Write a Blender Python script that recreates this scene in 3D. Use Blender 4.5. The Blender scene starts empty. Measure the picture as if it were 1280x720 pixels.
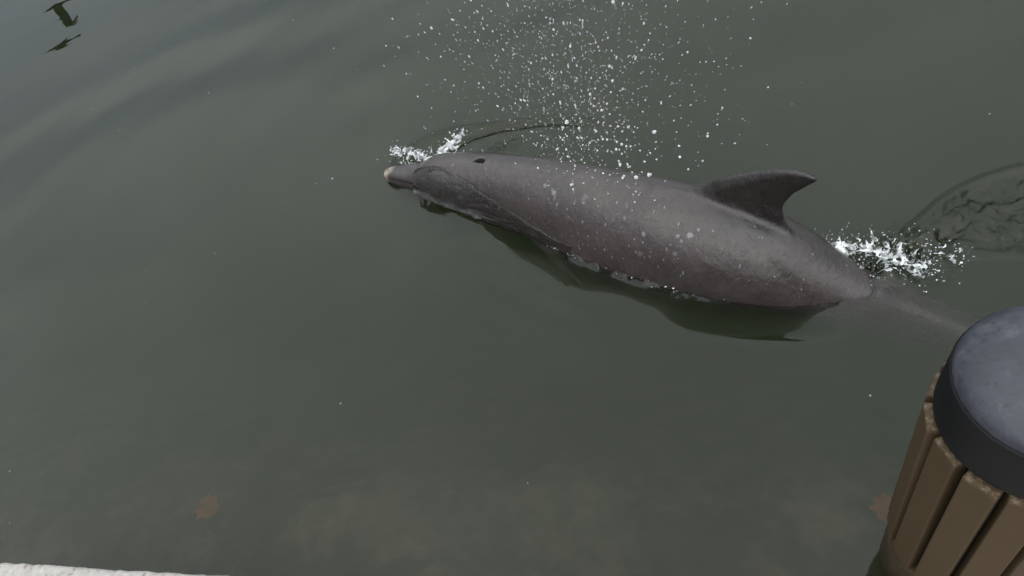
import bpy, bmesh, math, random
import numpy as np
from mathutils import Vector, Matrix, noise as mnoise

scene = bpy.context.scene
COL = scene.collection
R = math.radians
random.seed(7); rng = np.random.default_rng(7)

# ------------------------------------------------------------------ camera
CAM_H = 2.7
cam_d = bpy.data.cameras.new('camera'); cam = bpy.data.objects.new('camera', cam_d); COL.objects.link(cam)
cam_d.sensor_fit = 'HORIZONTAL'; cam_d.sensor_width = 36.0
cam_d.lens = 900.0/1280.0*36.0
cam_d.clip_start = 0.05; cam_d.clip_end = 2000
right = Vector((0.91265631, -0.30754651, -0.26920922))
down = Vector((-0.40872786, -0.68672653, -0.60112245))
fwd = Vector((0.0, 0.65865151, -0.75244813))
up = -down
cam.matrix_world = Matrix(((right.x, up.x, -fwd.x, 0), (right.y, up.y, -fwd.y, 0), (right.z, up.z, -fwd.z, CAM_H), (0, 0, 0, 1)))
scene.camera = cam

# ------------------------------------------------------------------ world: overcast sky
SUN_EL, SUN_AZ = R(44), R(195)
w = bpy.data.worlds.new('World'); scene.world = w; w.use_nodes = True
nt = w.node_tree; nt.nodes.clear()
def N(t, typ, **kw):
    n = t.nodes.new(typ)
    for k, v in kw.items():
        if hasattr(n, k): setattr(n, k, v)
    return n
out = N(nt, 'ShaderNodeOutputWorld'); bg = N(nt, 'ShaderNodeBackground'); bg.inputs['Strength'].default_value = 0.15
sky = N(nt, 'ShaderNodeTexSky'); sky.sky_type = 'NISHITA'; sky.sun_disc = False
sky.sun_elevation = SUN_EL; sky.sun_rotation = SUN_AZ
tc = N(nt, 'ShaderNodeTexCoord'); sep = N(nt, 'ShaderNodeSeparateXYZ')
nt.links.new(tc.outputs['Generated'], sep.inputs[0])
mr = N(nt, 'ShaderNodeValToRGB'); mr.color_ramp.interpolation = 'B_SPLINE'
els = mr.color_ramp.elements       # heavy overcast: dull towards the horizon, bright overhead
while len(els) < 5: els.new(.5)
for e_, (p_, v_) in zip(els, [(0, .10), (.27, .16), (.45, .46), (.64, .92), (1, 1)]): e_.position = p_; e_.color = (v_, v_, v_, 1)
nt.links.new(sep.outputs['Z'], mr.inputs[0])
cn = N(nt, 'ShaderNodeTexNoise'); cn.inputs['Scale'].default_value = 2.4; cn.inputs['Detail'].default_value = 4; cn.inputs['Roughness'].default_value = .5
nt.links.new(tc.outputs['Generated'], cn.inputs['Vector'])
cm = N(nt, 'ShaderNodeMapRange'); cm.inputs['From Min'].default_value = .3; cm.inputs['From Max'].default_value = .7
cm.inputs['To Min'].default_value = .85; cm.inputs['To Max'].default_value = 1.15
nt.links.new(cn.outputs[0], cm.inputs['Value'])
mu = N(nt, 'ShaderNodeMath', operation='MULTIPLY'); nt.links.new(mr.outputs[0], mu.inputs[0]); nt.links.new(cm.outputs[0], mu.inputs[1])
cl = N(nt, 'ShaderNodeVectorMath', operation='SCALE'); cl.inputs[0].default_value = (5.35, 5.58, 5.5)
nt.links.new(mu.outputs[0], cl.inputs['Scale'])
mx = N(nt, 'ShaderNodeMix', data_type='RGBA'); mx.inputs['Factor'].default_value = 0.9     # cloud cover
nt.links.new(sky.outputs[0], mx.inputs[6]); nt.links.new(cl.outputs[0], mx.inputs[7])
nt.links.new(mx.outputs[2], bg.inputs['Color']); nt.links.new(bg.outputs[0], out.inputs['Surface'])

sl = bpy.data.lights.new('sun', 'SUN'); sl.energy = 0.5; sl.angle = R(100); sl.color = (1, .97, .93)
so = bpy.data.objects.new('sun', sl); COL.objects.link(so)
sd = Vector((math.sin(SUN_AZ)*math.cos(SUN_EL), math.cos(SUN_AZ)*math.cos(SUN_EL), math.sin(SUN_EL)))
so.rotation_euler = sd.to_track_quat('Z', 'Y').to_euler(); so.location = (0, 0, 30)

scene.view_settings.view_transform = 'Standard'; scene.view_settings.look = 'None'
scene.view_settings.exposure = 1.6; scene.view_settings.gamma = 1.0
scene.render.engine = 'CYCLES'
cy = scene.cycles
cy.max_bounces = 10; cy.transmission_bounces = 8; cy.volume_bounces = 1; cy.transparent_max_bounces = 8
cy.use_denoising = True
cy.sample_clamp_indirect = 6

# ------------------------------------------------------------------ material helpers
def mat(name):
    m = bpy.data.materials.new(name); m.use_nodes = True
    t = m.node_tree; b = t.nodes['Principled BSDF']
    return m, t, b
def noise_ramp(t, scale, stops, detail=6, rough=.6, coord='Object', vec=None):
    c = N(t, 'ShaderNodeTexCoord'); n = N(t, 'ShaderNodeTexNoise')
    n.inputs['Scale'].default_value = scale; n.inputs['Detail'].default_value = detail; n.inputs['Roughness'].default_value = rough
    t.links.new(vec or c.outputs[coord], n.inputs['Vector'])
    r = N(t, 'ShaderNodeValToRGB'); els = r.color_ramp.elements
    while len(els) < len(stops): els.new(.5)
    for e, (p, c_) in zip(els, stops): e.position = p; e.color = (*c_, 1)
    t.links.new(n.outputs[0], r.inputs[0])
    return n, r
def add_bump(t, b, hsock, strength, dist, prev=None):
    bu = N(t, 'ShaderNodeBump'); bu.inputs['Strength'].default_value = strength; bu.inputs['Distance'].default_value = dist
    t.links.new(hsock, bu.inputs['Height'])
    if prev: t.links.new(prev.outputs[0], bu.inputs['Normal'])
    t.links.new(bu.outputs[0], b.inputs['Normal'])
    return bu

def tag(o, label=None, cat=None, group=None, kind=None):
    for k, v in (('label', label), ('category', cat), ('group', group), ('kind', kind)):
        if v: o[k] = v
    return o
def fast_mesh(me, V, F):
    V = np.asarray(V, np.float32); F = np.asarray(F, np.int32); n, k = F.shape
    me.vertices.add(len(V)); me.vertices.foreach_set('co', V.ravel())
    me.loops.add(n*k); me.loops.foreach_set('vertex_index', F.ravel())
    me.polygons.add(n); me.polygons.foreach_set('loop_start', np.arange(0, n*k, k, dtype=np.int32))
    me.update(calc_edges=True); me.validate()
def mesh_obj(name, verts, faces, m, parent=None, smooth=True):
    me = bpy.data.meshes.new(name)
    if isinstance(faces, np.ndarray): fast_mesh(me, np.asarray(verts), faces)
    else: me.from_pydata([tuple(v) for v in verts], [], [tuple(f) for f in faces])
    if smooth: me.polygons.foreach_set('use_smooth', [True]*len(me.polygons))
    me.materials.append(m); me.update()
    o = bpy.data.objects.new(name, me); COL.objects.link(o)
    if parent: o.parent = parent
    return o
def bm_obj(name, bm, m, parent=None, smooth=False):
    me = bpy.data.meshes.new(name); bm.normal_update(); bm.to_mesh(me); bm.free()
    if smooth: me.polygons.foreach_set('use_smooth', [True]*len(me.polygons))
    me.materials.append(m)
    o = bpy.data.objects.new(name, me); COL.objects.link(o)
    if parent: o.parent = parent
    return o
def empty(name, loc=(0, 0, 0)):
    o = bpy.data.objects.new(name, None); COL.objects.link(o); o.location = loc; o.empty_display_size = .1
    return o
def remesh(o, voxel, iters=4, factor=.5):
    md = o.modifiers.new('r', 'REMESH'); md.mode = 'VOXEL'; md.voxel_size = voxel; md.use_smooth_shade = True
    ms = o.modifiers.new('s', 'SMOOTH'); ms.iterations = iters; ms.factor = factor
    dg = bpy.context.evaluated_depsgraph_get()
    me = bpy.data.meshes.new_from_object(o.evaluated_get(dg))
    old = o.data; o.modifiers.clear(); o.data = me; bpy.data.meshes.remove(old)
    me.polygons.foreach_set('use_smooth', [True]*len(me.polygons))
    return o
def coords(me):
    a = np.empty(len(me.vertices)*3, np.float32); me.vertices.foreach_get('co', a); return a.reshape(-1, 3)

# smooth lattice noise in numpy
_NT = {}
def vnoise(x, y, seed=0):
    if seed not in _NT: _NT[seed] = np.random.default_rng(seed).random((256, 256))
    r = _NT[seed]
    xi = np.floor(x).astype(int); yi = np.floor(y).astype(int); fx = x-xi; fy = y-yi
    fx = fx*fx*fx*(fx*(fx*6-15)+10); fy = fy*fy*fy*(fy*(fy*6-15)+10)
    g = lambda a, b_: r[a & 255, b_ & 255]
    return (g(xi, yi)*(1-fx)+g(xi+1, yi)*fx)*(1-fy)+(g(xi, yi+1)*(1-fx)+g(xi+1, yi+1)*fx)*fy - .5
def fbm(x, y, seed=0, o=4, gain=.5):
    s = 0; a = 1
    for k in range(o):
        c, sn = math.cos(k*1.1+.3), math.sin(k*1.1+.3)
        s = s + a*vnoise((x*c-y*sn)*2**k+17*k, (x*sn+y*c)*2**k+9*k, seed+k); a *= gain
    return s
def sstep(a, b, x):
    t = np.clip((x-a)/(b-a), 0, 1); return t*t*(3-2*t)
def poly_dist(x, y, pts):
    """signed distance to a polyline (positive on its left) and fractional position along it"""
    best = np.full(x.shape, 1e9); sg = np.zeros(x.shape); par = np.zeros(x.shape)
    pts = np.array(pts, float); seg = np.linalg.norm(np.diff(pts, axis=0), axis=1); cum = np.concatenate([[0], np.cumsum(seg)])/seg.sum()
    for i in range(len(pts)-1):
        ax, ay = pts[i]; dx, dy = pts[i+1]-pts[i]; l2 = dx*dx+dy*dy
        t = np.clip(((x-ax)*dx+(y-ay)*dy)/l2, 0, 1)
        d = np.hypot(x-ax-t*dx, y-ay-t*dy); m = d < best
        best = np.where(m, d, best); sg = np.where(m, np.sign(dx*(y-ay)-dy*(x-ax)), sg); par = np.where(m, cum[i]+t*(cum[i+1]-cum[i]), par)
    return best*sg, par
def catmull(pts, n=8):
    P = np.array(pts, float); P = np.vstack([2*P[0]-P[1], P, 2*P[-1]-P[-2]]); o = []
    for i in range(1, len(P)-2):
        for t in np.linspace(0, 1, n, endpoint=False):
            a, b, c, d = P[i-1:i+3]
            o.append(.5*((2*b)+(-a+c)*t+(2*a-5*b+4*c-d)*t*t+(-a+3*b-3*c+d)*t**3))
    o.append(P[-2]); return np.array(o)

# ------------------------------------------------------------------ water
ARC = catmull([(-.36, 3.64), (-.315, 3.683), (-.194, 3.71), (-.065, 3.72), (.068, 3.705), (.219, 3.655), (.408, 3.575), (.629, 3.452), (.786, 3.323), (.89, 3.208)])
CHIN = catmull([(-.40, 3.50), (-.30, 3.36), (-.192, 3.2), (-.118, 2.97), (-.038, 2.813), (.036, 2.634), (.102, 2.505)])
WLINE = catmull([(.017, 3.331), (.043, 3.11), (.103, 2.988), (.167, 2.79), (.257, 2.598), (.346, 2.409), (.431, 2.278), (.559, 2.097), (.659, 1.971), (.773, 1.835), (.88, 1.752), (.992, 1.686), (1.163, 1.606), (1.328, 1.573), (1.42, 1.55)])
WAKE_UP = catmull([(1.30, 1.93), (1.36, 1.80), (1.45, 1.74), (1.621, 1.70), (1.755, 1.735), (1.939, 1.79), (2.13, 1.80), (2.4, 1.74), (3.0, 1.5)])
WAKE_LO = catmull([(1.395, 1.573), (1.512, 1.503), (1.606, 1.481), (1.758, 1.488), (1.874, 1.451), (1.99, 1.37), (2.4, 1.05)])

def water_height(x, y):
    h = np.zeros(x.shape)
    far = sstep(1.2, 6.5, y)*(1+.35*sstep(3.8, 5.5, y-.25*x))*(1-.86*sstep(6.9, 7.5, y-.25*x))
    # low swell: long crests that run across the view
    ph = 5.5*fbm(x*.35, y*.35, 3, 2)
    h += (.0012+.0058*far)*np.sin((y*.96+x*.28)*2*math.pi/1.05+ph)*(.4+1.4*np.clip(fbm(x*.5+4, y*.5, 5, 2)+.5, 0, 1))
    h += (.0003+.0012*far)*np.sin((y*.9-x*.33)*2*math.pi/.52+1.3*ph)
    h += (.002+.005*far)*fbm(x*.8, y*1.5, 11, 2)
    # crest thrown up round the far side of the head
    d, p = poly_dist(x, y, ARC)
    amp = .040*np.exp(-((p-.20)/.14)**2)+.027*sstep(0, .10, p)*(1-sstep(.85, 1, p))
    amp = amp*(1+.35*fbm(p*9, p*0, 21, 2))
    wid = .0145+.030*np.exp(-((p-.2)/.2)**2)
    d = d+.010*fbm(x*9, y*9, 23, 2)
    h += amp*np.exp(-(d/np.where(d > 0, 1.25*wid, 1.6*wid))**2) - .4*amp*np.exp(-((d+2.2*wid)/(1.6*wid))**2)
    h += .016*np.exp(-((x-.28)/.10)**2-((y-3.40)/.06)**2)*fbm(x*30, y*30, 25, 2)*2
    # water sheet the chin pushes aside
    d, p = poly_dist(x, y, CHIN)
    amp = .022*sstep(0, .15, p)*(1-sstep(.55, 1, p))
    h += amp*np.exp(-((d-.035)/np.where(d < .035, .05, .08))**2)*(1+.3*fbm(x*9, y*9, 31, 2))
    near = np.exp(-((x-.0)/.22)**2-((y-3.08)/.30)**2)
    h += near*.010*fbm(x*12, y*12, 33, 2)
    # water clinging along the flank, thick round the cheek
    d, p = poly_dist(x, y, WLINE)
    amp = .035*(1-sstep(.10, .30, p))*sstep(-.0, .03, p)
    h += amp*np.exp(-((d+.015)/.06)**2)*(1+.55*fbm(x*9, y*9, 43, 3))
    amp = .030*sstep(.2, .4, p)*(1-sstep(.62, .75, p))
    h += amp*np.exp(-((d-.005)/.022)**2)*np.clip(.25+1.6*fbm(x*14, y*14, 41, 3), 0, 1)
    # hollow along the flank with a smooth shoulder outside it
    mid = sstep(.10, .28, p)*(1-.45*sstep(.45, .58, p))*(1-sstep(.86, .98, p))*(1+.9*sstep(.62, .74, p))
    h += mid*(.020*np.exp(-((d+.24)/.09)**2)-.014*np.exp(-(d/.09)**2))
    # smooth trough and lip where the tail goes under
    g = np.exp(-((x-1.50)/.10)**2-((y-1.57)/.07)**2); h += .020*g
    # broken wake behind the tail
    du, pu = poly_dist(x, y, WAKE_UP); dl, pl = poly_dist(x, y, WAKE_LO)
    inside = sstep(.0, .05, -du)*sstep(-.02, .05, dl)*sstep(1.36, 1.55, x)
    h += inside*(.027*fbm(x*7+y*2, y*15-x*4, 51, 4, .6)+.009*fbm(x*38, y*38, 55, 2))
    h += .020*np.exp(-(du/.024)**2)*sstep(.12, .2, pu)+.012*np.exp(-(dl/.030)**2)*sstep(.2, .4, pl)
    churn = np.exp(-((x-1.50)/.20)**2-((y-1.64)/.11)**2)
    h += churn*.09*fbm(x*20, y*20, 61, 3)
    return h

def axis(lo, f0, f1, hi, step, grow=1.12, mx=2.5):
    a = list(np.arange(f0, f1, step)); s = step; v = a[-1]
    while v < hi: s = min(s*grow, mx); v += s; a.append(v)
    s = step; v = a[0]; pre = []
    while v > lo: s = min(s*grow, mx); v -= s; pre.append(v)
    return np.array(pre[::-1]+a)
gx = axis(-45, -.75, 2.5, 45, .0082, 1.045); gy = axis(-12, 1.25, 3.95, 70, .0082, 1.03)
X, Y = np.meshgrid(gx, gy); Z = water_height(X, Y)
nx, ny = len(gx), len(gy)
V = np.stack([X, Y, Z], -1).reshape(-1, 3)
idx = np.arange(nx*ny).reshape(ny, nx)
F = np.stack([idx[:-1, :-1], idx[:-1, 1:], idx[1:, 1:], idx[1:, :-1]], -1).reshape(-1, 4)
rim = np.concatenate([idx[0, :], idx[1:, -1], idx[-1, -2::-1], idx[-2:0:-1, 0]])
BOT = -3.2
low = V[rim].copy(); low[:, 2] = BOT
b0 = len(V); V = np.vstack([V, low]); m_ = len(rim)
k = np.arange(m_); k2 = (k+1) % m_
Fs = np.stack([rim[k], b0+k, b0+k2, rim[k2]], -1)
# flat floor of the water body: quads between the rim's lower copies would be concave-free as one fan
cen = len(V); V = np.vstack([V, [[0, 20, BOT]]])
me = bpy.data.meshes.new('water')
tri = np.stack([b0+k2, b0+k, np.full(m_, cen)], -1)
Fall = np.vstack([F, Fs]); 
loops = np.concatenate([Fall.ravel(), tri.ravel()]).astype(np.int32)
me.vertices.add(len(V)); me.vertices.foreach_set('co', V.astype(np.float32).ravel())
me.loops.add(len(loops)); me.loops.foreach_set('vertex_index', loops)
me.polygons.add(len(Fall)+len(tri))
me.polygons.foreach_set('loop_start', np.concatenate([np.arange(len(Fall))*4, len(Fall)*4+np.arange(len(tri))*3]).astype(np.int32))
me.update(calc_edges=True)
me.polygons.foreach_set('use_smooth', [True]*len(F)+[False]*(len(me.polygons)-len(F)))
water = bpy.data.objects.new('water', me); COL.objects.link(water); tag(water, kind='structure')
m, t, b = mat('water')
b.inputs['Base Color'].default_value = (1, 1, 1, 1); b.inputs['Roughness'].default_value = 0.0
b.inputs['IOR'].default_value = 1.333; b.inputs['Transmission Weight'].default_value = 1.0
vol = N(t, 'ShaderNodeVolumePrincipled'); vol.inputs['Color'].default_value = (.092, .124, .052, 1)
vol.inputs['Density'].default_value = 1.9
t.links.new(vol.outputs[0], t.nodes['Material Output'].inputs['Volume'])
me.materials.append(m)

# ------------------------------------------------------------------ seabed
m, t, b = mat('seabed')
n1, r1 = noise_ramp(t, 2.3, [(.3, (.05, .045, .03)), (.48, (.14, .12, .08)), (.66, (.36, .28, .19))], 8, .65)
t.links.new(r1.outputs[0], b.inputs['Base Color']); b.inputs['Roughness'].default_value = .9
sx = np.linspace(-44, 44, 200); sx = np.sign(sx)*(np.abs(sx)/44)**2*44; sy = np.concatenate([np.linspace(-11, 0, 8)[:-1], np.linspace(0, 5, 90)[:-1], np.linspace(5, 69, 30)])
SX, SY = np.meshgrid(sx, sy)
E0 = np.array((-2.547, 1.952)); E1 = np.array((-1.393, 1.389)); ET = (E1-E0)/np.linalg.norm(E1-E0); EN = np.array((-ET[1], ET[0]))   # EN points out over the water
if EN[1] < 0: EN = -EN
off = (SX-E0[0])*EN[0]+(SY-E0[1])*EN[1]
def bed_h(o_, x, y): return -.49-2.0*sstep(0, 3.0, o_)+.16*fbm(x*2.2, y*2.2, 71, 4)*(1-sstep(1, 5, o_))
SZ = bed_h(off, SX, SY)
i2 = np.arange(SX.size).reshape(SX.shape)
bed = mesh_obj('seabed', np.stack([SX, SY, SZ], -1).reshape(-1, 3), np.stack([i2[:-1, :-1], i2[:-1, 1:], i2[1:, 1:], i2[1:, :-1]], -1).reshape(-1, 4), m)
tag(bed, kind='structure')

# ------------------------------------------------------------------ seawall
m, t, b = mat('concrete')
n1, r1 = noise_ramp(t, 26, [(.3, (.07, .066, .06)), (.44, (.31, .29, .272)), (.62, (.36, .345, .335)), (.70, (.58, .57, .56))], 9, .62)
t.links.new(r1.outputs[0], b.inputs['Base Color']); b.inputs['Roughness'].default_value = .9
n2, r2 = noise_ramp(t, 90, [(.35, (0, 0, 0)), (.6, (1, 1, 1))], 6, .7)
add_bump(t, b, r2.outputs[0], .5, .006)
CONC = m
DOCK_Z = .2
wall = empty('seawall', (E0[0], E0[1], -1.0)); tag(wall, 'pale pitted concrete seawall edge running along the water', 'seawall')
def strip(name, a0, a1, b0_, b1_, zt, zb, parent, da, db):
    """block in wall coordinates: a along the edge, b outwards; rounded, chipped top edge"""
    na = max(2, int((a1-a0)/da)); A = np.linspace(a0, a1, na)
    prof = [(b0_, zt), (b1_-.16, zt), (b1_-.08, zt), (b1_-.05, zt), (b1_-.03, zt), (b1_-.016, zt-.001), (b1_-.007, zt-.004), (b1_-.001, zt-.012), (b1_, zt-.03), (b1_, zt-.08), (b1_, zb), (b0_, zb)]
    vs = []
    JJ = np.arange(len(prof)); QQ = fbm(A[:, None]*22.+0*JJ, JJ[None]*.35+0*A[:, None], 81, 4); Q2 = fbm(A*4., A*0+2., 83, 2)
    for ia, a in enumerate(A):
        for j, (bb, zz) in enumerate(prof):
            e = 1 if 2 <= j <= 9 else 0
            q = QQ[ia, j]; q2 = Q2[ia]
            cb = bb + e*(.006*q+.006*q2); cz = zz + e*.0025*q
            p = E0+ET*a+EN*cb
            vs.append((p[0], p[1], cz))
    npf = len(prof); fs = []
    for i in range(na-1):
        for j in range(npf):
            j2 = (j+1) % npf
            fs.append((i*npf+j, i*npf+j2, (i+1)*npf+j2, (i+1)*npf+j))
    fs.append(tuple(range(npf))[::-1]); fs.append(tuple((na-1)*npf+j for j in range(npf)))
    o = mesh_obj(name, vs, fs, CONC, None)
    o.parent = parent; o.matrix_parent_inverse = Matrix.Translation(-parent.location)
    return o
strip('cap_slab', -8, 12, -3.0, 0, DOCK_Z, -2.6, wall, .012, .1)
BX, BY = .924, .486
ba = (np.array((BX, BY))-E0)@ET; bb = (np.array((BX, BY))-E0)@EN
# short step of the wall that carries the litter bin
strip('bin_footing', ba-.06, ba+.30, -.05, bb+.13, DOCK_Z-.172, -2.55, wall, .02, .1)

# ------------------------------------------------------------------ litter bin
bin_ = empty('litter_bin', (BX, BY, DOCK_Z)); tag(bin_, 'brown slatted round litter bin with a grey domed lid and black rim', 'litter bin')
m, t, b = mat('brown_slat')
n1, r1 = noise_ramp(t, 5, [(.3, (.047, .029, .0130)), (.7, (.056, .0355, .0165))], 8, .7)
geo = N(t, 'ShaderNodeNewGeometry')
pr = N(t, 'ShaderNodeValToRGB'); pr.color_ramp.elements[0].position = .56; pr.color_ramp.elements[1].position = .70
wn, wr = noise_ramp(t, 60, [(.48, (0, 0, 0)), (.62, (1, 1, 1))], 5, .7)
at = N(t, 'ShaderNodeAttribute'); at.attribute_name = 'wear'
ml = N(t, 'ShaderNodeMath', operation='MULTIPLY'); t.links.new(at.outputs['Fac'], ml.inputs[0]); t.links.new(wr.outputs[0], ml.inputs[1])
mxw = N(t, 'ShaderNodeMix', data_type='RGBA'); t.links.new(ml.outputs[0], mxw.inputs[0]); t.links.new(r1.outputs[0], mxw.inputs[6]); mxw.inputs[7].default_value = (.13, .10, .075, 1)
t.nodes.remove(pr); t.nodes.remove(geo)
sp, sr = noise_ramp(t, 150, [(.78, (0, 0, 0)), (.82, (1, 1, 1))], 1, .4)
mxs = N(t, 'ShaderNodeMix', data_type='RGBA'); t.links.new(sr.outputs[0], mxs.inputs[0]); t.links.new(mxw.outputs[2], mxs.inputs[6]); mxs.inputs[7].default_value = (.10, .085, .07, 1)
t.links.new(mxs.outputs[2], b.inputs['Base Color']); b.inputs['Roughness'].default_value = .7; b.inputs['Specular IOR Level'].default_value = .25
g2, gr2 = noise_ramp(t, 40, [(.3, (0, 0, 0)), (.7, (1, 1, 1))], 6, .7)
add_bump(t, b, gr2.outputs[0], .025, .002)
SLAT = m
m, t, b = mat('black_rim'); b.inputs['Roughness'].default_value = .6; b.inputs['Specular IOR Level'].default_value = .2
n1, r1 = noise_ramp(t, 12, [(.3, (.003, .003, .0035)), (.75, (.006, .006, .007))], 6, .7); t.links.new(r1.outputs[0], b.inputs['Base Color'])
RIM = m
m, t, b = mat('dirty_base'); b.inputs['Roughness'].default_value = .8; b.inputs['Specular IOR Level'].default_value = .2
n1, r1 = noise_ramp(t, 22, [(.3, (.022, .017, .011)), (.55, (.045, .031, .017)), (.75, (.075, .06, .042))], 8, .7); t.links.new(r1.outputs[0], b.inputs['Base Color'])
BASE = m
m, t, b = mat('grey_lid')
n1, r1 = noise_ramp(t, 9, [(.28, (.009, .010, .016)), (.52, (.023, .0245, .035)), (.72, (.066, .068, .082))], 10, .68)
n2, r2 = noise_ramp(t, 48, [(.33, (.25, .25, .25)), (.43, (1, 1, 1)), (.62, (1, 1, 1)), (.72, (1.7, 1.7, 1.7))], 6, .72)
mm = N(t, 'ShaderNodeMix', data_type='RGBA', blend_type='MULTIPLY'); mm.inputs[0].default_value = .8
t.links.new(r1.outputs[0], mm.inputs[6]); t.links.new(r2.outputs[0], mm.inputs[7]); t.links.new(mm.outputs[2], b.inputs['Base Color'])
b.inputs['Roughness'].default_value = .5
add_bump(t, b, n1.outputs[0], .2, .004)
LID = m
m, t, b = mat('dark_liner'); b.inputs['Base Color'].default_value = (.012, .011, .010, 1); b.inputs['Roughness'].default_value = .7
LINER = m
def lathe(name, prof, m, parent, seg=72, close=True):
    vs, fs = [], []
    for r_, z in prof:
        for i in range(seg):
            an = 2*math.pi*i/seg; vs.append((r_*math.cos(an), r_*math.sin(an), z))
    for j in range(len(prof)-1):
        for i in range(seg):
            i2 = (i+1) % seg; fs.append((j*seg+i, j*seg+i2, (j+1)*seg+i2, (j+1)*seg+i))
    if close: fs.append(tuple(range(seg))[::-1]); fs.append(tuple((len(prof)-1)*seg+i for i in range(seg)))
    return mesh_obj(name, vs, fs, m, parent)
ZT, ZB = 1.200-DOCK_Z, 1.045-DOCK_Z      # rim top and bottom above the dock
SLAT_T, SLAT_B = ZB-.012, .105
lathe('liner', [(.135, .07), (.150, .11), (.152, ZB+.02), (.12, ZB+.03)], LINER, bin_)
lathe('base_ring', [(.180, -.172), (.192, -.168), (.197, -.160), (.197, .092), (.194, .098), (.16, .100)], BASE, bin_)
lathe('rim', [(.150, ZB), (.192, ZB), (.197, ZB+.004), (.197, ZB+.02), (.190, ZT-.006), (.187, ZT), (.17, ZT+.001)], RIM, bin_)
dome = [(.1855-.0, ZT+.0015)]
for q in np.linspace(0, 1, 16)[1:]:
    dome.append((.1855*math.cos(q*math.pi/2*.97), ZT+.0015+.075*math.sin(q*math.pi/2)))
lathe('lid', dome, LID, bin_)
def make_slat():
    W, T = .073, .040
    bm = bmesh.new(); bmesh.ops.create_cube(bm, size=1)
    for v in bm.verts:
        v.co = Vector((v.co.x*T, v.co.y*W, (SLAT_B+SLAT_T)/2+v.co.z*(SLAT_T-SLAT_B)))
    bmesh.ops.bevel(bm, geom=bm.edges[:], offset=.005, segments=2, affect='EDGES', profile=.6)
    for zc in (SLAT_T-.010, SLAT_T-.022, SLAT_T-.05):
        bmesh.ops.bisect_plane(bm, geom=bm.verts[:]+bm.edges[:]+bm.faces[:], plane_co=(0, 0, zc), plane_no=(0, 0, 1))
    lay = bm.verts.layers.float.new('wear')
    for v in bm.verts: v[lay] = .8 if v.co.z > SLAT_T-.004 else (.4 if v.co.z > SLAT_T-.012 else 0.0)
    bmesh.ops.recalc_face_normals(bm, faces=bm.faces)
    return bm
NS = 14; smesh = None; A0 = math.atan2(0, -1)
# one gap between neighbouring slats sits at angle 2.999 in (right, toward-viewer) coordinates -> -2.999 here
step = 2*math.pi/NS; gap = -2.999
for i in range(NS):
    an = gap+step*(i+.5)
    if smesh is None:
        o = bm_obj('slat', make_slat(), SLAT, bin_); smesh = o.data
    else:
        o = bpy.data.objects.new('slat', smesh); COL.objects.link(o); o.parent = bin_
    o.location = (.187*math.cos(an), .187*math.sin(an), random.uniform(-.006, .004)); o.rotation_euler = (random.uniform(-.004, .004), random.uniform(-.006, .006), an+random.uniform(-.03, .03))

# ------------------------------------------------------------------ dolphin
B = np.array((.15, 3.1)); U = np.array((.63, -.777)); U = U/np.linalg.norm(U); S_ = np.array((U[1], -U[0]))   # S_ = towards the dock
if S_[1] > 0: S_ = -S_
ROLL = R(12)
# s, ridge height, half height above / below, half width, sideways offset
ST = np.array([
 (-.745, .042, .012, .014, .014, .115),
 (-.735, .056, .028, .032, .034, .113),
 (-.70, .072, .042, .052, .052, .108),
 (-.62, .090, .052, .074, .070, .095),
 (-.53, .106, .062, .092, .090, .080),
 (-.47, .124, .074, .104, .104, .070),
 (-.42, .156, .100, .110, .116, .062),
 (-.34, .198, .140, .120, .128, .050),
 (-.22, .222, .175, .140, .146, .032),
 (-.08, .232, .195, .155, .156, .015),
 (.05, .244, .215, .170, .168, .002),
 (.25, .272, .260, .200, .180, -.005),
 (.50, .294, .300, .230, .206, -.005),
 (.80, .310, .330, .250, .230, .0),
 (1.10, .316, .338, .250, .240, .0),
 (1.40, .288, .312, .225, .230, -.005),
 (1.65, .206, .250, .190, .200, -.01),
 (1.90, .055, .180, .150, .138, -.01),
 (2.10, -.052, .140, .125, .115, -.015),
 (2.35, -.155, .105, .095, .095, -.02),
 (2.60, -.245, .075, .065, .075, -.02),
 (2.80, -.305, .045, .038, .045, -.02),
 (2.92, -.335, .015, .012, .015, -.02)])
def stat(s):
    i = np.clip(np.searchsorted(ST[:, 0], s)-1, 0, len(ST)-2)
    P0 = ST[max(i-1, 0)]; P1 = ST[i]; P2 = ST[i+1]; P3 = ST[min(i+2, len(ST)-1)]
    h = P2[0]-P1[0]; tt = (s-P1[0])/h
    m1 = (P2-P0)/max(P2[0]-P0[0], 1e-6)*h; m2 = (P3-P1)/max(P3[0]-P1[0], 1e-6)*h
    return (2*tt**3-3*tt**2+1)*P1+(tt**3-2*tt**2+tt)*m1+(-2*tt**3+3*tt**2)*P2+(tt**3-tt**2)*m2
upv = np.array((-S_[0]*math.sin(ROLL), -S_[1]*math.sin(ROLL), math.cos(ROLL)))
sdv = np.array((S_[0]*math.cos(ROLL), S_[1]*math.cos(ROLL), math.sin(ROLL)))      # towards the dock, rolled
def body_pt(s, th):
    _, rz, ht, hb, hw, offs = stat(s)
    ridge = np.array((B[0]+U[0]*s+S_[0]*offs, B[1]+U[1]*s+S_[1]*offs, rz))
    c = ridge-upv*ht
    cs, sn = math.cos(th), math.sin(th)
    ex = .92
    a = math.copysign(abs(cs)**ex, cs)*hw; bq = math.copysign(abs(sn)**ex, sn)*(ht if sn > 0 else hb)
    # mouth groove along the beak
    if s < -.36:
        g = sstep(-.745, -.70, s)*(1-sstep(-.44, -.36, s))
        d = (bq+.004)/.006
        a *= 1-.16*g*math.exp(-d*d)
    return c+sdv*a+upv*bq
ss = np.concatenate([np.linspace(-.745, -.36, 60), np.linspace(-.36, 2.92, 150)[1:]])
NT = 72; vs = []; fs = []
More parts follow.
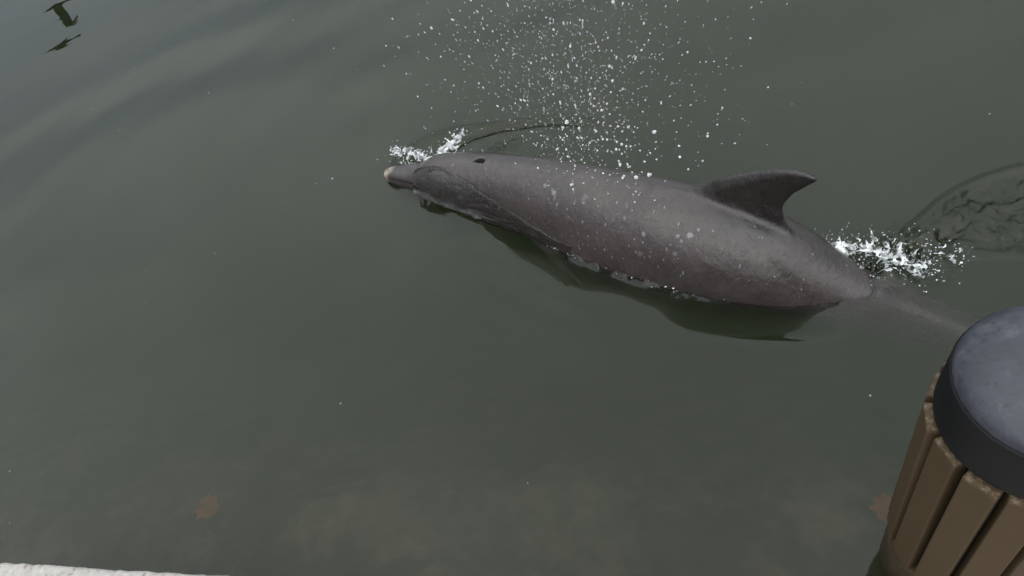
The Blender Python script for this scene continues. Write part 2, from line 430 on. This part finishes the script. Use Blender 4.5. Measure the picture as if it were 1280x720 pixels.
for s in ss:
    for q in range(NT): vs.append(body_pt(s, 2*math.pi*q/NT))
for i in range(len(ss)-1):
    for q in range(NT):
        q2 = (q+1) % NT; fs.append((i*NT+q, i*NT+q2, (i+1)*NT+q2, (i+1)*NT+q))
fs.append(tuple(range(NT))); fs.append(tuple((len(ss)-1)*NT+q for q in range(NT))[::-1])
def add_fin(le, te, thick, nrm, nchord=18):
    """le, te: matching lists of 3-D points from root to tip; closed airfoil loft"""
    base = len(vs); n = len(le)
    for i in range(n):
        L_, T_ = np.array(le[i]), np.array(te[i]); ch = np.linalg.norm(T_-L_)
        loop = []
        for j in range(nchord*2):
            x = .5*(1-math.cos(math.pi*(j/nchord))) if j <= nchord else .5*(1-math.cos(math.pi*(2-j/nchord)))
            y = (thick*ch*1.5*math.sqrt(max(x, 0))*(1-x)+.0075*min(1, 6*x))*(1 if j <= nchord else -1)
            y = y if 0 < j < 2*nchord else 0
            loop.append(L_+(T_-L_)*x+np.array(nrm)*y)
        vs.extend(loop)
    k_ = nchord*2
    for i in range(n-1):
        for j in range(k_):
            j2 = (j+1) % k_; fs.append((base+i*k_+j, base+i*k_+j2, base+(i+1)*k_+j2, base+(i+1)*k_+j))
    fs.append(tuple(base+j for j in range(k_))[::-1]); fs.append(tuple(base+(n-1)*k_+j for j in range(k_)))
def ridge_pt(s, hgt):
    st = stat(s); return np.array((B[0]+U[0]*s+S_[0]*st[5], B[1]+U[1]*s+S_[1]*st[5], st[1]))+upv*hgt
# dorsal fin: (s, height) outline of leading and trailing edge
LE = catmull([(1.04, .22), (1.215, .330), (1.326, .418), (1.462, .481), (1.574, .518), (1.660, .527), (1.716, .512)], 6)
TE = catmull([(1.72, .10), (1.632, .258), (1.604, .311), (1.607, .353), (1.635, .408), (1.69, .465), (1.724, .496)], 6)
def fin_pt(s, hgt):      # s along the body, hgt measured up the rolled median plane
    o_ = np.array((B[0]+U[0]*s, B[1]+U[1]*s, .26)); return o_+upv*(hgt-.26)
add_fin([fin_pt(*q) for q in LE], [fin_pt(*q) for q in TE], .10, sdv)
# flukes
def fl(side):
    tail = lambda s, lat: np.array((B[0]+U[0]*s, B[1]+U[1]*s, 0))+S_.tolist()[0]*np.array((0, 0, 0))+np.array((S_[0]*lat, S_[1]*lat, -.06-.33*(s-1.95)))
    le = catmull([(2.56, 0.0), (2.66, .12), (2.80, .26), (2.92, .38), (3.00, .44)], 5)
    te = catmull([(2.92, 0.0), (2.97, .10), (2.98, .22), (3.00, .34), (3.02, .445)], 5)
    add_fin([tail(s, side*l) for s, l in le], [tail(s, side*l) for s, l in te], .07, (0, 0, 1))
fl(1); fl(-1)
# flippers
def flipper(side):
    def P(s, lat, dn):
        st = stat(s); rp = np.array((B[0]+U[0]*s, B[1]+U[1]*s, st[1]))-upv*st[2]
        return rp+sdv*side*lat-upv*dn
    le = [P(.28, .08, .12), P(.36, .13, .20), P(.48, .16, .30), P(.60, .17, .38), P(.68, .17, .42)]
    te = [P(.50, .08, .14), P(.53, .12, .22), P(.59, .15, .31), P(.65, .165, .385), P(.69, .17, .425)]
    add_fin(le, te, .10, upv*.8+sdv*side*.6)
flipper(1); flipper(-1)
m, t, b = mat('dolphin_skin')
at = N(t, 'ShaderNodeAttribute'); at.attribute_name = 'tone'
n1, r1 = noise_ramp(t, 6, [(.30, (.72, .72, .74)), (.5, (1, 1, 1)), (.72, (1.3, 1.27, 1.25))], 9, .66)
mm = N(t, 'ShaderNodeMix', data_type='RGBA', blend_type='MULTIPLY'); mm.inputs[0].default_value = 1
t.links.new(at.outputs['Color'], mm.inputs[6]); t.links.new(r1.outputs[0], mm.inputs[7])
n2, r2 = noise_ramp(t, 45, [(.3, (.85, .85, .85)), (.7, (1.15, 1.15, 1.15))], 6, .7)
mm2 = N(t, 'ShaderNodeMix', data_type='RGBA', blend_type='MULTIPLY'); mm2.inputs[0].default_value = 1
t.links.new(mm.outputs[2], mm2.inputs[6]); t.links.new(r2.outputs[0], mm2.inputs[7]); t.links.new(mm2.outputs[2], b.inputs['Base Color'])
rn, rr_ = noise_ramp(t, 9, [(.3, (.22, .22, .22)), (.7, (.42, .42, .42))], 6, .65); b.inputs['Coat Weight'].default_value = .5; b.inputs['Coat Roughness'].default_value = .12; b.inputs['Coat IOR'].default_value = 1.33; t.links.new(rr_.outputs[0], b.inputs['Roughness']); b.inputs['IOR'].default_value = 1.4
bp = add_bump(t, b, n2.outputs[0], .16, .004)
n3, r3 = noise_ramp(t, 14, [(.3, (0, 0, 0)), (.7, (1, 1, 1))], 5, .6)
bp2 = add_bump(t, b, r3.outputs[0], .22, .015, bp)
mp = N(t, 'ShaderNodeMapping'); mp.inputs['Scale'].default_value = (38, 38, 9); tcd = N(t, 'ShaderNodeTexCoord'); t.links.new(tcd.outputs['Object'], mp.inputs[0])
n4, r4 = noise_ramp(t, 1.0, [(.52, (0, 0, 0)), (.66, (1, 1, 1))], 4, .6, vec=mp.outputs[0])      # trickles running down the skin
add_bump(t, b, r4.outputs[0], .30, .006, bp2)
SKIN = m
dolphin = empty('dolphin', (B[0], B[1], 0)); tag(dolphin, 'grey bottlenose dolphin swimming with its back and fin above the water', 'dolphin')
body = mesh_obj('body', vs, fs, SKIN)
bmx = bmesh.new(); bmx.from_mesh(body.data); bmesh.ops.recalc_face_normals(bmx, faces=bmx.faces); bmx.to_mesh(body.data); bmx.free()
remesh(body, .0075, 3, .5)
body.data.materials.clear(); body.data.materials.append(SKIN)
co = coords(body.data).astype(float)
rel = co[:, :2]-B; sv = rel@U; lat = rel@S_
tab = np.array([stat(s) for s in np.linspace(-.745, 2.92, 200)])
rz = np.interp(sv, tab[:, 0], tab[:, 1]); hh = np.interp(sv, tab[:, 0], tab[:, 2]+tab[:, 3])
depth = np.clip((rz-co[:, 2])/np.maximum(hh, .01), -1.2, 1)
base = np.array((.0385, .0300, .0300)); belly = np.array((.070, .058, .058)); tipc = np.array((.32, .27, .22))
wb = sstep(.62, .95, depth)[:, None]
colr = base*(1-wb)+belly*wb
cape = (.86+.22*fbm(co[:, 0]*1.8, co[:, 1]*1.8, 91, 3))[:, None]; colr = colr*cape
tp = ((1-sstep(-.735, -.655, sv+.05*fbm(co[:, 0]*30, co[:, 1]*30, 92, 2)))*sstep(.65, .2, depth)*1.0)[:, None]; tp = np.clip(tp, 0, 1)
colr = colr*(1-tp)+tipc*tp
fin_shade = (sstep(.06, -.10, depth)*sstep(1.0, 1.25, sv))[:, None]; colr = colr*(1-.62*fin_shade)  # fin colour darkened to stand in for shade on its upright sides
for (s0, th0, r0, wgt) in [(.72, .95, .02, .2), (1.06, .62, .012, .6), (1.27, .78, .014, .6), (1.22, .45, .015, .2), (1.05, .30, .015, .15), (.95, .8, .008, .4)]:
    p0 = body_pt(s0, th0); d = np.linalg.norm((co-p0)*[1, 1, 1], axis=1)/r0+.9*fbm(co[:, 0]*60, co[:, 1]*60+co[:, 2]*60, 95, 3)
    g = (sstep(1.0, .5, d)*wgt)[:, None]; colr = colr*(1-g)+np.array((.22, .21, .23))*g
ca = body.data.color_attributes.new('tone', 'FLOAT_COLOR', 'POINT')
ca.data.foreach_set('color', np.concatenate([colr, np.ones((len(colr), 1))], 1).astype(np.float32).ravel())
# ease the corner where the dorsal fin leaves the back
bmx = bmesh.new(); bmx.from_mesh(body.data); bmx.verts.ensure_lookup_table()
sel = [bmx.verts[i] for i in np.where((np.abs(depth+.02) < .13) & (sv > 1.12) & (sv < 1.78))[0]]
for _ in range(14): bmesh.ops.smooth_vert(bmx, verts=sel, factor=.5, use_axis_x=True, use_axis_y=True, use_axis_z=True)
bmx.to_mesh(body.data); bmx.free(); co = coords(body.data).astype(float)
# blowhole: pressed-in crescent
bh = body_pt(0.0, math.pi/2-.12); ax = np.array((U[0], U[1], .12))
rr = co-bh; du = rr@ax; dsd = rr@sdv
g = np.exp(-((du+.35*0)/.028)**2-((dsd-6*du*du)/.016)**2)*(np.abs(rr@upv) < .06)
ringg = np.exp(-((np.hypot(du/.050, dsd/.034)-1)/.35)**2)*(np.abs(rr@upv) < .06)
co2 = co-np.outer(g*.016, upv)+np.outer(ringg*.004, upv)
body.data.vertices.foreach_set('co', co2.astype(np.float32).ravel()); body.data.update()
def keep(o, p): o.parent = p; o.matrix_parent_inverse = Matrix.Translation(-p.location)
keep(body, dolphin)
# clear sheet of water running over the cheek
m, t, b = mat('clear_water'); b.inputs['Base Color'].default_value = (.93, .96, .93, 1); b.inputs['Roughness'].default_value = .02
b.inputs['IOR'].default_value = 1.333; b.inputs['Transmission Weight'].default_value = 1
tops = np.array([(-.50, .75), (-.40, 1.0), (-.20, 1.05), (-.05, .72), (.12, .42), (.30, .22), (.50, .10), (.75, .04)])
Sg = np.linspace(-.47, .74, 150); Tg = np.linspace(0, 1, 56); SV = np.zeros((150, 56, 3))
for i_, s_ in enumerate(Sg):
    tt_ = np.interp(s_, tops[:, 0], tops[:, 1])+.10*float(fbm(np.array([s_*9]), np.array([1.]), 101, 3)[0])
    tb_ = -.30
    for j_, q_ in enumerate(Tg):
        th_ = tt_+(tb_-tt_)*q_
        p_ = body_pt(s_, th_); _, rz_, ht_, hb_, hw_, of_ = stat(s_)
        c_ = np.array((B[0]+U[0]*s_+S_[0]*of_, B[1]+U[1]*s_+S_[1]*of_, rz_))-upv*ht_
        nn = p_-c_; nn = nn/np.linalg.norm(nn)
        edge = min(1, q_/.05)*min(1, (1-q_)/.05)*min(1, (s_+.47)/.05)*min(1, (.74-s_)/.1)
        k_ = 1-sstep(.05, .45, s_)
        fade = 1-.85*sstep(.25, .70, s_); lip = (.010*math.exp(-((q_-.06)/.05)**2)+.006)*fade+.035*k_*q_*q_
        wav = .010*float(fbm(np.array([s_*16+q_*3]), np.array([q_*5*(hw_/.15)]), 103, 3)[0])
        SV[i_, j_] = p_+nn*(-.006+edge*(.006+max(.0006, lip+wav*fade*(.4+.6*k_))))
I_ = np.arange(150*56).reshape(150, 56)
Fq = np.stack([I_[:-1, :-1], I_[:-1, 1:], I_[1:, 1:], I_[1:, :-1]], -1).reshape(-1, 4)
sheet = mesh_obj('water_sheet', SV.reshape(-1, 3), Fq, m); tag(sheet, 'clear rippled sheet of water sliding over the cheek', 'water film', kind='stuff')
bmx = bmesh.new(); bmx.from_mesh(sheet.data)
cen_ = sum((f.normal.dot(Vector((S_[0], S_[1], .3))) for f in bmx.faces))
if cen_ < 0: bmesh.ops.reverse_faces(bmx, faces=bmx.faces[:])
bmx.to_mesh(sheet.data); bmx.free()
m, t, b = mat('dark_wet'); b.inputs['Base Color'].default_value = (.005, .004, .005, 1); b.inputs['Roughness'].default_value = .8; b.inputs['Specular IOR Level'].default_value = .1
DARK = m
def blob(name, c, e1, e2, e3, m, parent, bend=0):
    bm = bmesh.new(); bmesh.ops.create_icosphere(bm, subdivisions=3, radius=1)
    for v in bm.verts:
        x, y, z = v.co
        p = np.array(c)+np.array(e1)*x+np.array(e2)*(y+bend*x*x)+np.array(e3)*z
        v.co = p
    o = bm_obj(name, bm, m, None, True); keep(o, parent); return o
blob('blowhole', bh-upv*.006, ax*.040, sdv*.018, upv*.010, DARK, dolphin, 1.5)
for sg in (1, -1):
    ep = body_pt(-.27, -.35 if sg > 0 else math.pi+.35)
    blob('eye', ep-sdv*sg*.002, ax*.012, upv*.010, sdv*.007, DARK, dolphin)

# ------------------------------------------------------------------ spray, foam, drops
m, t, b = mat('spray'); b.inputs['Base Color'].default_value = (.92, .94, .94, 1); b.inputs['Roughness'].default_value = .12
b.inputs['Transmission Weight'].default_value = .72; b.inputs['IOR'].default_value = 1.33
SPRAY = m
m, t, b = mat('foam'); b.inputs['Base Color'].default_value = (.84, .86, .87, 1); b.inputs['Roughness'].default_value = .3
b.inputs['IOR'].default_value = 1.3
fn, fr = noise_ramp(t, 38, [(.36, (.25, .25, .25)), (.56, (1, 1, 1))], 3, .6); t.links.new(fr.outputs[0], b.inputs['Transmission Weight'])
FOAM = m
ICO = bmesh.new(); bmesh.ops.create_icosphere(ICO, subdivisions=2, radius=1)
IV = np.array([v.co[:] for v in ICO.verts]); IF = np.array([[v.index for v in f.verts] for f in ICO.faces]); ICO.free()
ICO = bmesh.new(); bmesh.ops.create_icosphere(ICO, subdivisions=1, radius=1)
IV1 = np.array([v.co[:] for v in ICO.verts]); IF1 = np.array([[v.index for v in f.verts] for f in ICO.faces]); ICO.free()
def drops(name, P, Rr, D, m, low=False, lump=.18):
    """P positions, Rr radii, D stretch vectors (unit * factor)"""
    iv, ifc = (IV1, IF1) if low else (IV, IF)
    P = np.array(P); Rr = np.array(Rr); n = len(P)
    jit = 1+lump*(rng.random((n, len(iv), 1))-.5)*2
    L_ = iv[None]*Rr[:, None, None]*jit
    if D is not None:
        D = np.array(D); fac = np.linalg.norm(D, axis=1, keepdims=True); dirn = D/np.maximum(fac, 1e-6)
        al = np.einsum('nvk,nk->nv', L_, dirn)[..., None]
        L_ = L_+al*dirn[:, None]*(fac[:, None]-1)
    Vv = (L_+P[:, None]).reshape(-1, 3); Ff = (ifc[None]+(np.arange(n)*len(iv))[:, None, None]).reshape(-1, 3)
    return mesh_obj(name, Vv, Ff, m)
def W(s, lat, z): return np.array((B[0]+U[0]*s+S_[0]*lat, B[1]+U[1]*s+S_[1]*lat, z))
P, Q, D = [], [], []
for i in range(2300):
    big = i < 120
    an = rng.normal(.04, .45) if not big else rng.normal(.42, .42)
    an = float(np.clip(an, -1.15, 1.25))
    rad = (rng.beta(1.7, 1.3)*1.22+.06) if not big else rng.beta(1.7, 1.9)*.95+.05
    if an < -.2: rad *= .9
    s = .66+.95*math.sin(an)*rad+rng.normal(0, .03); z = .31+math.cos(an)*rad*.98
    lt = rng.normal(0, .05+.14*rad)
    p = W(s, lt, z)
    if z < stat(min(max(s, -.7), 2.8))[1]+.01: continue
    r_ = min(.0045, .0012*math.exp(rng.normal(0, .48))) if not big else min(.008, .0030*math.exp(rng.normal(0, .5)))
    dv = np.array((U[0]*math.sin(an), U[1]*math.sin(an), math.cos(an)*1.0)); dv /= np.linalg.norm(dv)
    P.append(p); Q.append(r_); D.append(dv*(rng.uniform(1.0, 2.8) if not big else rng.uniform(1, 1.3)))
for i in range(90):      # larger drops tumbling just above the back
    s = rng.normal(.72, .22); z0 = stat(s)[1]; z = z0+rng.exponential(.10)-.02; lt = rng.normal(-.02, .10)
    P.append(W(s, lt, z)); Q.append(abs(rng.normal(.0028, .0018))+.001); D.append(np.array((0, 0, 1.1)))
for i in range(16):       # strays round the head
    P.append(W(rng.uniform(-.75, .1), rng.uniform(-.45, .05), rng.uniform(.05, .3))); Q.append(rng.uniform(.0015, .004)); D.append(np.array((0, 0, 1.)))
o = drops('spray', P, Q, D, SPRAY); tag(o, 'fan of white spray drops blown up above the back', 'spray', kind='stuff')

# beads and runs of water on the back
m, t, b = mat('water_bead'); b.inputs['Base Color'].default_value = (.95, .95, .97, 1); b.inputs['Roughness'].default_value = .06
b.inputs['Transmission Weight'].default_value = .92; b.inputs['IOR'].default_value = 1.33
P, Q, D = [], [], []
for i in range(230):
    s = float(np.clip(rng.normal(.85, .42), -.15, 1.75)); th = rng.uniform(.05, 1.45)
    p = body_pt(s, th); p2 = body_pt(s, th-.05); run = p2-p; run /= np.linalg.norm(run)
    r_ = abs(rng.normal(.0018, .0011))+.0008
    P.append(p); Q.append(r_); D.append(run*rng.uniform(1, 2.6))
for s, th, r_ in [(.48, .98, .013), (.53, .93, .009), (.545, .88, .015), (.50, 1.0, .008), (1.30, .9, .010), (1.36, .95, .008), (1.22, .72, .012), (1.24, .66, .010)]:
    P.append(body_pt(s, th)); Q.append(r_); D.append(np.array((0, 0, 1.)))
o = drops('water_beads', P, Q, D, m, lump=.12); tag(o, 'beads of water clinging to the wet grey back', 'water drops', kind='stuff')

def foam_strings(name, paths, label, cat, spread, r0, per=26, voxel=.003, bits=60, zj=.02):
    V_, F_ = [], []
    def ball(p, r_):
        b_ = len(V_)*len(IV1)
        s3 = np.array((rng.uniform(.8, 1.3), rng.uniform(.8, 1.3), rng.uniform(.6, 1)))
        V_.append(IV1*r_*s3+p); F_.append(IF1+b_)
    for pts, dens, rad in paths:
        c = catmull(pts, 10); L_ = np.linalg.norm(np.diff(c, axis=0), axis=1).sum()
        for q in range(max(2, int(L_*per*dens))):      # wandering strands of broken water
            tq = rng.random()*(len(c)-1); i = int(tq); j = min(i+1, len(c)-1)
            p = c[i]+(c[j]-c[i])*(tq-i)+rng.normal(0, 1, 3)*np.array((spread, spread, zj*.5))
            tang = c[j]-c[i]; tang = tang/max(np.linalg.norm(tang), 1e-6)
            dr = tang*rng.choice([-1, 1])+rng.normal(0, .7, 3)*np.array((1, 1, .5)); dr /= np.linalg.norm(dr)
            n_ = int(rng.integers(4, 15)); r1_ = rad*r0*rng.uniform(.5, 1.1)
            for k_ in range(n_):
                ball(p, r1_*(1-.75*k_/n_)*rng.uniform(.75, 1.2))
                dr = dr+rng.normal(0, .26, 3)*np.array((1, 1, .6)); dr /= np.linalg.norm(dr)
                p = p+dr*r1_*.6; p[2] = max(p[2], c[i][2]-.012)
        for q in range(int(bits*dens)):
            p = c[rng.integers(len(c))]+rng.normal(0, 1, 3)*np.array((spread*2.6, spread*2.6, zj*1.6))
            if p[2] < .0: p[2] = abs(p[2])
            ball(p, r0*rng.uniform(.2, .62))
    o = mesh_obj(name, np.vstack(V_), np.vstack(F_), FOAM)
    remesh(o, voxel, 4, .45); o.data.materials.clear(); o.data.materials.append(FOAM)
    tag(o, label, cat, kind='stuff'); return o
foam_strings('head_splash', [
    ([(-.333, 3.72, .085), (-.30, 3.66, .10), (-.263, 3.61, .10), (-.21, 3.60, .10)], .9, 1.0),
    ([(-.263, 3.61, .10), (-.255, 3.55, .07), (-.25, 3.52, .05)], .7, .8),
    ([(-.201, 3.583, .10), (-.162, 3.487, .11), (-.13, 3.44, .11), (-.07, 3.44, .12), (-.02, 3.46, .12), (.04, 3.47, .12)], 1.5, 1.0),
    ([(.02, 3.47, .12), (.07, 3.475, .14), (.11, 3.52, .15)], .8, .9),
    ([(-.19, 3.47, .08), (-.14, 3.42, .10), (-.10, 3.385, .12), (-.06, 3.38, .13)], 1.3, .9),
    ([(-.07, 3.27, .13), (-.06, 3.31, .15), (-.02, 3.34, .15), (.02, 3.31, .15), (.03, 3.25, .14)], .6, .8),
    ([(-.30, 3.48, .075), (-.25, 3.455, .08), (-.20, 3.43, .085)], .25, .5)],
    'white splash of broken water over the beak and forehead', 'splash', .014, .0096, per=170, bits=70, zj=.014)
foam_strings('wake_foam', [
    ([(1.335, 1.80, .03), (1.36, 1.76, .04), (1.38, 1.72, .03)], 2.0, .9),
    ([(1.36, 1.765, .03), (1.42, 1.75, .04), (1.485, 1.71, .045), (1.50, 1.65, .03), (1.538, 1.60, .03), (1.576, 1.50, .02)], 1.4, 1.0),
    ([(1.485, 1.707, .04), (1.546, 1.658, .04), (1.576, 1.58, .03)], 1.0, .9),
    ([(1.560, 1.515, .02), (1.60, 1.505, .03), (1.627, 1.515, .03), (1.703, 1.519, .03), (1.773, 1.515, .025)], 1.2, .9),
    ([(1.51, 1.66, .02), (1.50, 1.60, .02), (1.47, 1.57, .02)], .5, .7),
    ([(1.338, 1.72, .03), (1.36, 1.66, .03), (1.40, 1.59, .02)], .45, .55),
    ([(1.58, 1.60, .03), (1.66, 1.58, .03), (1.75, 1.57, .02)], .3, .6)],
    'white churned foam trailing behind the tail', 'foam', .020, .0080, per=150, bits=170, zj=.009)
def water_edge(s_, out_=.004):
    for th_ in np.linspace(1.2, -.9, 220):
        p_ = body_pt(s_, th_)
        if p_[2] < -.008: break
    return (p_[0]+S_[0]*out_, p_[1]+S_[1]*out_, p_[2]+.006)
foam_strings('flank_foam', [
    ([water_edge(q_) for q_ in (.50, .58, .66, .74)], .9, .38),
    ([water_edge(q_) for q_ in (.86, .95, 1.04)], .7, .38),
    ([water_edge(q_, -.004) for q_ in (1.12, 1.18, 1.24)], 1.8, .60),
    ([water_edge(q_) for q_ in (1.30, 1.42, 1.55)], .3, .35),
    ([(1.195, 1.905, .17), (1.235, 1.86, .14), (1.265, 1.83, .11)], .5, .4),
    ([(1.305, 1.70, .085), (1.315, 1.67, .075), (1.325, 1.645, .06)], .5, .4)],
    'thin white line of foam along the wet flank', 'foam', .006, .0075, per=120, bits=8, zj=.004)

# ------------------------------------------------------------------ sunken leaves on the bed
m, t, b = mat('sunken_leaf')
n1, r1 = noise_ramp(t, 14, [(.3, (.40, .13, .03)), (.7, (.75, .28, .08))], 5, .6); t.links.new(r1.outputs[0], b.inputs['Base Color']); b.inputs['Roughness'].default_value = .7
LEAF = m
def leaf(x, y, z, rot, size, label):
    vs_, fs_ = [], []; n = 16; nw = 7
    for i in range(n+1):
        tq = i/n; wd = size*.5*(math.sin(math.pi*tq**.8)**.8+.02)*(1+.25*math.sin(tq*19))
        for j in range(nw):
            v_ = (j/(nw-1)-.5)*2
            vs_.append((size*1.3*(tq-.5), wd*v_, .05*size*math.sin(tq*5+v_*2)+.18*size*v_*v_+.1*size*math.sin(tq*3)))
    for i in range(n):
        for j in range(nw-1): fs_.append((i*nw+j, i*nw+j+1, (i+1)*nw+j+1, (i+1)*nw+j))
    o = mesh_obj('sunken_leaf', vs_, fs_, LEAF); sd_ = o.modifiers.new('t', 'SOLIDIFY'); sd_.thickness = .004
    o.location = (x, y, z); o.rotation_euler = (.1, .2, rot); tag(o, label, 'leaf', 'leaves lying under the water'); return o
leaf(-1.91, 2.16, -.60, 2.2, .13, 'curled orange-brown leaf sunk in the water off the open seawall edge')
leaf(1.0, .83, -.57, 1.0, .10, 'small reddish leaf sunk in the water beside the slatted bin')

# ------------------------------------------------------------------ unseen bird shapes added for their dark reflections in the water
m, t, b = mat('reflection_bird_dark'); b.inputs['Base Color'].default_value = (.03, .028, .025, 1); b.inputs['Roughness'].default_value = .8
FEA = m
def bird(loc, rot, span, flap, label):
    e = empty('reflection_bird', loc); e.rotation_euler = rot; tag(e, label, 'bird', 'unseen bird shapes added for reflections')
    prof = [(-.30, .012), (-.26, .03), (-.2, .05), (-.08, .075), (.05, .08), (.16, .06), (.22, .045), (.27, .045), (.31, .03), (.35, .012), (.42, .004)]
    vs_, fs_ = [], []
    for x, r_ in prof:
        for q in range(12): an = 2*math.pi*q/12; vs_.append((x, r_*math.cos(an), r_*math.sin(an)*.9))
    for i in range(len(prof)-1):
        for q in range(12): q2 = (q+1) % 12; fs_.append((i*12+q, i*12+q2, (i+1)*12+q2, (i+1)*12+q))
    e.scale = (.62, .62, .62)
    mesh_obj('body', vs_, fs_, FEA, e)
    for sg in (1, -1):
        st = [(0, .13, -.10, 0), (.25, .17, -.10, .10*flap), (.5, .14, -.09, .16*flap), (.75, .02, -.13, .12*flap), (1.0, -.16, -.20, .02*flap)]
        vs_, fs_ = [], []
        for f_, l_, t_, z in st:
            y = sg*(.04+f_*span/2)
            vs_ += [(l_, y, z+.012), (l_, y, z-.012), ((l_+t_)/2, y, z-.014), (t_, y, z-.004), (t_, y, z+.004), ((l_+t_)/2, y, z+.016)]
        for i in range(len(st)-1):
            for q in range(6): q2 = (q+1) % 6; fs_.append((i*6+q, i*6+q2, (i+1)*6+q2, (i+1)*6+q))
        mesh_obj('wing', vs_, fs_, FEA, e)
    mesh_obj('tail', [(-.25, -.03, .01), (-.25, .03, .01), (-.46, .07, .01), (-.46, -.07, .01), (-.25, -.03, -.005), (-.25, .03, -.005), (-.46, .07, 0), (-.46, -.07, 0)],
             [(0, 1, 2, 3), (7, 6, 5, 4), (0, 4, 5, 1), (1, 5, 6, 2), (2, 6, 7, 3), (3, 7, 4, 0)], FEA, e)
    return e
BZ = 1.0; kq = (CAM_H+BZ)/CAM_H
bird((-3.16*kq, 8.50*kq, BZ), (.5, .2, R(235)), .36, .8, 'smaller unseen bird shape added for its dark reflection in the water')
bird((-3.06*kq, 7.66*kq, BZ), (.3, .1, R(200)), .46, .5, 'unseen spread-winged bird shape added for its dark reflection in the water')

# ------------------------------------------------------------------ small bits floating on the surface
P, Q = [], []
for i in range(34):
    x_, y_ = rng.uniform(-3.2, 2.6), rng.uniform(.9, 6.5)
    if abs((np.array((x_, y_))-B)@S_) < .35 and -.8 < (np.array((x_, y_))-B)@U < 2.2: continue
    P.append((x_, y_, float(water_height(np.array([x_]), np.array([y_]))[0])+.0005)); Q.append(abs(rng.normal(.0022, .0014))+.0007)
o = drops('floating_specks', P, Q, None, FOAM, True); tag(o, 'tiny pale specks floating on the water', 'specks', kind='stuff')
